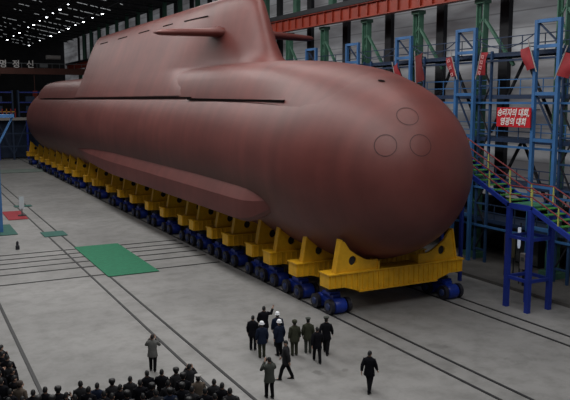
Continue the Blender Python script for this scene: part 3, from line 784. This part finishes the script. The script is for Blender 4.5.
# ------------------------------------------------------------------ people
def human(pose):
    """continuous skinned body; returns dict of meshes for a pose"""
    J = dict(pelvis=(0, 0, .93), spine=(0, 0, 1.12), chest=(0, .0, 1.32), neck=(0, 0, 1.45), head0=(0, .015, 1.52), head1=(0, .03, 1.58), head2=(0, .02, 1.65))
    sh = {-1: Vector((-.19, 0, 1.38)), 1: Vector((.19, 0, 1.38))}
    P = {
        'stand': dict(el={-1: (-.25, -.03, 1.1), 1: (.25, -.03, 1.1)}, wr={-1: (-.26, .04, .86), 1: (.26, .04, .86)}, ft={-1: (-.1, 0), 1: (.1, .02)}),
        'walk': dict(el={-1: (-.26, -.12, 1.12), 1: (.26, .06, 1.1)}, wr={-1: (-.27, -.16, .87), 1: (.26, .2, .9)}, ft={-1: (-.1, .26), 1: (.1, -.26)}),
        'raise': dict(el={-1: (-.27, .02, 1.1), 1: (.34, .14, 1.32)}, wr={-1: (-.24, .16, .93), 1: (.42, .22, 1.55)}, ft={-1: (-.12, .05), 1: (.12, -.08)}),
        'camera': dict(el={-1: (-.29, .14, 1.2), 1: (.29, .14, 1.2)}, wr={-1: (-.11, .2, 1.5), 1: (.11, .2, 1.5)}, ft={-1: (-.1, .08), 1: (.1, -.08)}),
        'clap': dict(el={-1: (-.27, .04, 1.12), 1: (.27, .04, 1.12)}, wr={-1: (-.05, .26, 1.2), 1: (.05, .26, 1.2)}, ft={-1: (-.1, 0), 1: (.1, 0)}),
    }[pose]
    vs, es, rs = [], [], []
    def add(p, r, par=None):
        vs.append(Vector(p)); rs.append(r)
        if par is not None: es.append((par, len(vs) - 1))
        return len(vs) - 1
    pv = add(J['pelvis'], (.15, .11)); sp = add(J['spine'], (.14, .1), pv); ch = add(J['chest'], (.15, .11), sp); nk = add(J['neck'], (.055, .055), ch)
    h0 = add(J['head0'], (.066, .075), nk); h1 = add(J['head1'], (.078, .095), h0); h2 = add(J['head2'], (.07, .085), h1)
    add((0, .12, 1.575), (.012, .012), add((0, .1, 1.59), (.014, .014), h1))       # nose
    for s in (-1, 1): add((s * .09, 0, 1.585), (.012, .02), h1)                       # ears
    for s in (-1, 1):
        a = add(sh[s], (.05, .05), ch); el = P['el'][s]; wr = Vector(P['wr'][s])
        b_ = add(el, (.036, .036), a); c_ = add(wr, (.026, .028), b_)
        d = (wr - Vector(el)).normalized()
        if pose == 'camera': d = Vector((-s * .3, .35, .9)).normalized()
        if pose == 'clap': d = Vector((0, .8, .6)).normalized()
        side = Vector((0, 1, 0)) if pose in ('stand', 'walk') else Vector((-s, .2, 0)); side = (side - d * side.dot(d)).normalized()
        pm = wr + d * .055; c2 = add(pm, (.02, .038), c_)
        th = add(pm - d * .02 + side * .045, (.01, .01), c2); add(pm + d * .02 + side * .06, (.009, .009), th)
        inn = d.cross(side) * (.01)
        for k, ln in enumerate((.07, .082, .076, .058)):
            q = pm + d * .035 + side * (.03 - .02 * k); f1 = add(q, (.009, .009), c2); f2 = add(q + d * ln * .55 + inn, (.0085, .0085), f1); add(q + d * ln + inn * 3, (.007, .007), f2)
        fx, fy = P['ft'][s]
        hp = add((s * .09, 0, .86), (.088, .088), pv); kn = add((s * .1, fy * .5 + .04, .48), (.058, .058), hp); an = add((fx, fy, .09), (.036, .036), kn)
        add((fx, fy + .13, .035), (.035, .026), an)
    me = bpy.data.meshes.new('body_' + pose); me.from_pydata([tuple(v) for v in vs], es, [])
    o = bpy.data.objects.new('tmp', me); COL.objects.link(o)
    o.modifiers.new('s', 'SKIN')
    sv = me.skin_vertices[0].data
    for i, r in enumerate(rs): sv[i].radius = r; sv[i].use_root = (i == 0)
    sd = o.modifiers.new('d', 'SUBSURF'); sd.levels = 1; sd.render_levels = 1
    dg = bpy.context.evaluated_depsgraph_get(); out = bpy.data.meshes.new_from_object(o.evaluated_get(dg)); out.name = 'body_' + pose
    bpy.data.objects.remove(o)
    out.shade_smooth()
    def finish(b, nm):
        m_ = bpy.data.meshes.new(nm); m_.from_pydata(b.v, [], b.f); bm = bmesh.new(); bm.from_mesh(m_); bmesh.ops.recalc_face_normals(bm, faces=bm.faces); bm.to_mesh(m_); bm.free(); m_.shade_smooth(); m_.set_sharp_from_angle(angle=math.radians(50)); return m_
    # coat
    b = MB()
    rg = []
    for z, rx, ry, y0 in [(.70, .235, .17, -.01), (.72, .24, .175, -.01), (.9, .215, .165, 0), (1.05, .195, .15, 0), (1.2, .215, .155, 0), (1.33, .235, .15, 0), (1.41, .205, .125, 0), (1.45, .12, .095, 0), (1.485, .085, .08, 0), (1.47, .07, .066, 0)]:
        rg.append([(rx * math.cos(2 * PI * k / 20), y0 + ry * math.sin(2 * PI * k / 20), z) for k in range(20)])
    b.rings(rg)
    for s in (-1, 1):
        a = sh[s] + Vector((-s * .02, 0, 0)); el = Vector(P['el'][s]); wr = Vector(P['wr'][s]); w2 = el + (wr - el) * .93
        b.tube([a, a + (el - a) * .35, el, el + (w2 - el) * .5, w2], [.088, .086, .078, .068, .056], 12)
    coat = finish(b, 'coat_' + pose)
    b = MB()
    for s in (-1, 1):
        fx, fy = P['ft'][s]
        b.tube([(s * .09, 0, .98), (s * .1, 0, .8), (s * .1, fy * .5 + .035, .5), (fx, fy - .005, .12), (fx, fy, .06)], [.115, .12, .085, .07, .072], 12)
    trou = finish(b, 'trousers_' + pose)
    shoes = []
    for s in (-1, 1):
        fx, fy = P['ft'][s]; b = MB()
        rg = []
        for yy, w, h in [(-.09, .02, .05), (-.08, .036, .08), (-.02, .042, .1), (.06, .044, .075), (.14, .048, .055), (.19, .036, .045), (.205, .012, .03)]:
            rg.append([(fx + w * math.cos(2 * PI * k / 12), fy + yy, max(0, h * .5 + h * .5 * math.sin(2 * PI * k / 12))) for k in range(12)])
        b.rings(rg); shoes.append(finish(b, 'shoe_' + pose))
    return dict(body=out, coat=coat, trousers=trou, shoes=shoes, wr=P['wr'])
def fin(b, nm, ang=50):
    m_ = bpy.data.meshes.new(nm); m_.from_pydata(b.v, [], b.f); bm = bmesh.new(); bm.from_mesh(m_); bmesh.ops.recalc_face_normals(bm, faces=bm.faces); bm.to_mesh(m_); bm.free(); m_.shade_smooth(); m_.set_sharp_from_angle(angle=math.radians(ang)); return m_
def dome(prof, y0=.0, sx=1, sy=1, n=18):
    return MB().lathe(prof, (0, y0, 0), n, sx, sy)
# hair: skull cap lower at the back
def hair_mesh():
    b = MB(); rg = []
    for i in range(8):
        t = i / 7; a = t * PI / 2 * 1.0; ring = []
        for k in range(18):
            an = 2 * PI * k / 18; rr = math.cos(a) if i < 7 else .02
            low = 1.60 - .055 * max(0, -math.sin(an)) + .03 * max(0, math.sin(an))
            z = low + (1.735 - low) * math.sin(a)
            ring.append((.086 * rr * math.cos(an), .012 + .108 * rr * math.sin(an) - (.004), z))
        rg.append(ring)
    b.rings(rg); return fin(b, 'hair')
HEAD = {
    'hair': hair_mesh(),
    'helmet': fin(dome([(.135, 1.625), (.138, 1.635), (.118, 1.65), (.116, 1.69), (.1, 1.735), (.07, 1.765), (.02, 1.78)], .015, .95, 1.12), 'helmet'),
    'peaked_cap': fin(dome([(.098, 1.64), (.1, 1.68), (.135, 1.72), (.13, 1.745), (.06, 1.76), (.01, 1.762)], .0, 1, 1.08).add([(-.08, .08, 1.655), (.08, .08, 1.655), (.06, .165, 1.63), (-.06, .165, 1.63), (-.08, .08, 1.665), (.08, .08, 1.665), (.06, .165, 1.64), (-.06, .165, 1.64)], [(0, 3, 2, 1), (4, 5, 6, 7), (0, 1, 5, 4), (1, 2, 6, 5), (2, 3, 7, 6), (3, 0, 4, 7)]), 'peaked_cap'),
    'fur_hat': fin(dome([(.1, 1.6), (.118, 1.61), (.125, 1.66), (.12, 1.71), (.105, 1.74), (.06, 1.76), (.01, 1.765)], .0, 1, 1.12), 'fur_hat'),
}
PROTO = {p: human(p) for p in ('stand', 'walk', 'raise', 'camera', 'clap')}
cam_m = fin(MB().box((0, .2, 1.56), (.15, .07, .1)).cyl((0, .22, 1.56), (0, .34, 1.56), .04, 12), 'handheld_camera')
def setm(o, m):
    o.material_slots[0].link = 'OBJECT'; o.material_slots[0].material = m
for k_, me_ in HEAD.items(): me_.materials.append(M['hair'])
cam_m.materials.append(M['camera'])
for d_ in PROTO.values():
    d_['body'].materials.append(M['skin']); d_['coat'].materials.append(M['black']); d_['trousers'].materials.append(M['trou'])
    for s_ in d_['shoes']: s_.materials.append(M['shoe'])
def raw(name, me, parent):
    o = bpy.data.objects.new(name, me); COL.objects.link(o); o.parent = parent; return o
def person(x, y, yaw, pose, coat, head, label, hm=None, sc=1., group=None, legs=True, tm='trou', camera=None):
    e = empty('person', (x, y, 0), yaw, sc); tag(e, label, 'person', group)
    P = PROTO[pose]
    raw('body', P['body'], e)
    c = raw('coat', P['coat'], e); setm(c, M[coat])
    t = raw('trousers', P['trousers'], e); setm(t, M[tm])
    for s in P['shoes']: raw('shoe', s, e)
    h = raw(head, HEAD[head], e); setm(h, hm or {'hair': M['hair'], 'helmet': M['helmet'], 'peaked_cap': M['olive'], 'fur_hat': M['hair']}[head])
    if head not in ('hair',):
        hh = raw('hair', HEAD['hair'], e); setm(hh, M['hair']); hh.scale = (.98, .98, .985)
    if pose == 'camera' or camera:
        c_ = raw('handheld_camera', cam_m, None); c_.location = (x, y, 0); c_.rotation_euler = (0, 0, yaw); c_.scale = (sc, sc, sc)
        tag(c_, camera or 'small black camera held up by the ' + ' '.join(label.split()[:6]), 'camera')
    return e

# camera geometry (also used for placing the crowd on the floor)
Hc = 12.0; F = 729.0
a_ = Vector((-98 - 285, 100 - 200)); V2x = 285 + (-(F * F) - a_[1] ** 2) / a_[0]
Yv = Vector((a_[0], -a_[1], F)).normalized(); Xv = Vector((V2x - 285, -a_[1], F)).normalized(); Zv = Xv.cross(Yv)
if Zv[1] < 0: Zv = -Zv
Mx = Matrix((Xv, Yv, Zv))
def ground(px_, py_, z=0):
    r = Mx @ Vector((px_ - 285, 200 - py_, F)); t = (z - Hc) / r.z; return (t * r.x, t * r.y)

GR = 'officials group on the floor'
def pf(px_, py_, *a, **k):
    x, y = ground(px_, py_); return person(x, y, *a, **k)
A = math.radians
pf(264, 341.5, A(-25), 'raise', 'black', 'hair', 'man in long black coat with right arm raised, at the back of the standing group', sc=1.06)
pf(253, 350, A(-40), 'stand', 'black', 'hair', 'man in dark coat at the far left of the standing group', sc=1.0)
pf(262, 357.5, A(-15), 'stand', 'bluecoat', 'helmet', 'leftmost person in a white helmet, dark navy coat, left of the group', sc=1.0, tm='olive')
pf(277.5, 346.5, A(-20), 'stand', 'bluecoat', 'helmet', 'rearmost person in a white helmet, half hidden behind another helmet', sc=1.0)
pf(279.5, 355.5, A(10), 'stand', 'bluecoat', 'helmet', 'person in white helmet and navy coat at the centre of the group, facing the hull', sc=1.0)
pf(294.5, 355.5, A(-10), 'stand', 'olive', 'fur_hat', 'officer in olive uniform and olive cap standing right of the white helmets', hm=M['olive'], sc=1.0, tm='olive')
pf(308, 353, A(-30), 'stand', 'olive', 'peaked_cap', 'officer in light olive uniform left of the dark-coated pair', sc=1.0, tm='oliveg', hm=M['oliveg'])
pf(317, 362, A(-20), 'walk', 'black', 'hair', 'person in black coat standing in front of two olive-capped officers', sc=.97)
pf(326, 353.5, A(-40), 'walk', 'black', 'peaked_cap', 'rightmost of the standing group, dark coat and olive cap', sc=1.04, hm=M['oliveg'])
pf(286, 379.5, A(60), 'walk', 'charcoal', 'hair', 'man in charcoal coat striding left, in front of the group', sc=1.02)
pf(269.5, 398, A(-5), 'camera', 'oliveg', 'hair', 'photographer in grey-green jacket nearest the bottom edge by the group', sc=1.0)
pf(369, 391.5, A(-55), 'walk', 'black', 'hair', 'lone man in black suit walking right of the group', sc=1.02)
pf(153, 371, A(-25), 'camera', 'greycoat', 'hair', 'lone photographer in pale grey coat standing ahead of the bottom crowd', sc=.98)

# crowd: heads given along their front line, each spectator at its own place on the floor
front = [(33, 390, 'hair'), (45, 387.5, 'hair'), (58, 388, 'fur_hat'), (66, 392, 'hair'), (80.5, 382, 'hair'), (88.5, 388, 'hair'), (97, 382.5, 'hair'), (112, 379, 'fur_hat'), (120, 384, 'hair'),
         (130, 375.5, 'hair'), (147, 370.5, 'hair'), (161.6, 369.5, 'hair'), (176, 367.5, 'fur_hat'), (189, 363.5, 'hair'), (198, 375, 'peaked_cap'), (214, 378, 'hair'), (222, 383.5, 'hair'), (230, 389.5, 'hair'), (237.5, 397, 'hair')]
poses = ['stand', 'stand', 'clap']
k = 0; placed = []
for i, (hx, hy, hd) in enumerate(front):
    x, y = ground(hx, hy + 3, 1.6); placed.append((x, y))
    ct = {14: 'tan'}.get(i, random.choice(['black', 'charcoal', 'black', 'bluecoat']))
    cn = {'black': 'black coat', 'charcoal': 'charcoal coat', 'bluecoat': 'navy coat', 'tan': 'tan coat'}[ct]
    hn = {'hair': 'black hair', 'fur_hat': 'dark fur hat', 'peaked_cap': 'pale peaked cap'}[hd]
    pose = 'camera' if i in (3, 13) else random.choice(poses)
    person(x, y, A(random.uniform(-35, 0)), pose, ct, hd, 'spectator in %s, %s, %s from left, bottom crowd front row' % (cn, hn, ORD[i]), sc=random.uniform(.97, 1.03), group='bottom crowd front row',
           hm=M['caphi'] if hd == 'peaked_cap' else None)
rows = [[(38, 398), (52, 396), (75, 396), (104, 391), (140, 381), (152, 382.5), (168, 380), (183, 374.5), (205, 388), (215, 393)],
        [(90, 398), (112, 394), (127, 392), (143, 393), (156, 391), (170, 388), (182, 384), (192, 387), (225, 398)],
        [(102, 402), (118, 402), (132, 402), (148, 401), (162, 400), (176, 398), (189, 397), (202, 400), (213, 403)]]
for ri, rw in enumerate(rows):
    for i, (hx, hy) in enumerate(rw):
        x, y = ground(hx, hy + 3, 1.6)
        if any(math.hypot(x - p[0], y - p[1]) < .42 for p in placed): x += .25; y -= .25
        if any(math.hypot(x - p[0], y - p[1]) < .34 for p in placed): continue
        placed.append((x, y)); ct = random.choice(['black', 'charcoal', 'black', 'bluecoat']); hd = random.choice(['hair', 'hair', 'fur_hat'])
        cn = {'black': 'black coat', 'charcoal': 'charcoal coat', 'bluecoat': 'navy coat'}[ct]; hn = {'hair': 'black hair', 'fur_hat': 'dark fur hat'}[hd]
        person(x, y, A(random.uniform(-35, 0)), random.choice(poses), ct, hd, 'spectator in %s, %s, %s from left, %s row of bottom crowd' % (cn, hn, ORD[i], ('second', 'third', 'nearest')[ri]), sc=random.uniform(.97, 1.03), group='bottom crowd rows behind')
leftc = [(1, 344, 'hair', 'black'), (5.5, 345.5, 'hair', 'black'), (2, 352, 'hair', 'black'), (7, 354, 'hair', 'black'), (10, 361, 'hair', 'charcoal'), (3, 361, 'hair', 'black'), (12, 368, 'hair', 'black'), (5, 370, 'hair', 'black'),
         (14, 376, 'hair', 'black'), (7, 379, 'hair', 'black'), (1, 377, 'hair', 'black'), (19.5, 382, 'fur_hat', 'tan'), (10, 388, 'hair', 'black'), (2, 388, 'hair', 'black'), (22, 396, 'hair', 'black'), (8, 397, 'hair', 'black')]
for i, (hx, hy, hd, ct) in enumerate(leftc):
    x, y = ground(hx, hy + 3, 1.6)
    if any(math.hypot(x - p[0], y - p[1]) < .34 for p in placed): x -= .2; y += .1
    placed.append((x, y)); cn = {'black': 'black coat', 'charcoal': 'charcoal coat', 'tan': 'tan coat'}[ct]; hn = {'hair': 'black hair', 'fur_hat': 'brown fur hat'}[hd]
    person(x, y, A(random.uniform(-70, -20)), random.choice(poses), ct, hd, 'spectator in %s, %s, %s from the back of left edge crowd' % (cn, hn, ORD[i]), sc=random.uniform(.97, 1.03), group='left edge crowd', hm=M['fur'] if hd == 'fur_hat' else None)

# ------------------------------------------------------------------ lights
def area(x, y, z, sx, sy, e_, col=(1, 1, 1), rot=(0, 0, 0)):
    l = bpy.data.lights.new('roof_and_fill_light', 'AREA'); l.shape = 'RECTANGLE'; l.size = sx; l.size_y = sy; l.energy = e_; l.color = col
    o = bpy.data.objects.new('roof_and_fill_light', l); COL.objects.link(o); o.location = (x, y, z); o.rotation_euler = rot; return o
area(14, 52, 28.5, 5, 80, 10000, (1, .99, .97))
area(2, 50, 29, 5, 90, 4300, (1, .99, .97))
area(27, 45, 25.8, 4, 60, 3000, (1, .99, .97))
area(14, 125, 27.2, 4, 60, 3500, (1, .99, .97))

area(19, 15, 22, 10, 4, 700, (1, .99, .97), (math.radians(35), 0, math.radians(-20)))  # front fill added below the roof, tilted to brighten bow and front cradle
w = bpy.data.worlds.new('world'); S.world = w; w.use_nodes = True
w.node_tree.nodes['Background'].inputs[0].default_value = (.62, .68, .78, 1); w.node_tree.nodes['Background'].inputs[1].default_value = .1

# ------------------------------------------------------------------ camera
cd = bpy.data.cameras.new('camera'); cam = bpy.data.objects.new('camera', cd); COL.objects.link(cam); S.camera = cam
cd.sensor_width = 36; cd.lens = 36 * F / 570; cd.clip_end = 600
rt = Vector((Mx[0][0], Mx[1][0], Mx[2][0])); up = Vector((Mx[0][1], Mx[1][1], Mx[2][1])); fw = Vector((Mx[0][2], Mx[1][2], Mx[2][2]))
mw = Matrix.Identity(4)
for i in range(3): mw[i][0] = rt[i]; mw[i][1] = up[i]; mw[i][2] = -fw[i]
mw[2][3] = Hc; cam.matrix_world = mw

vs_ = S.view_settings; vs_.view_transform = 'Standard'; vs_.look = 'None'; vs_.exposure = 0; vs_.gamma = 1; vs_.use_curve_mapping = False
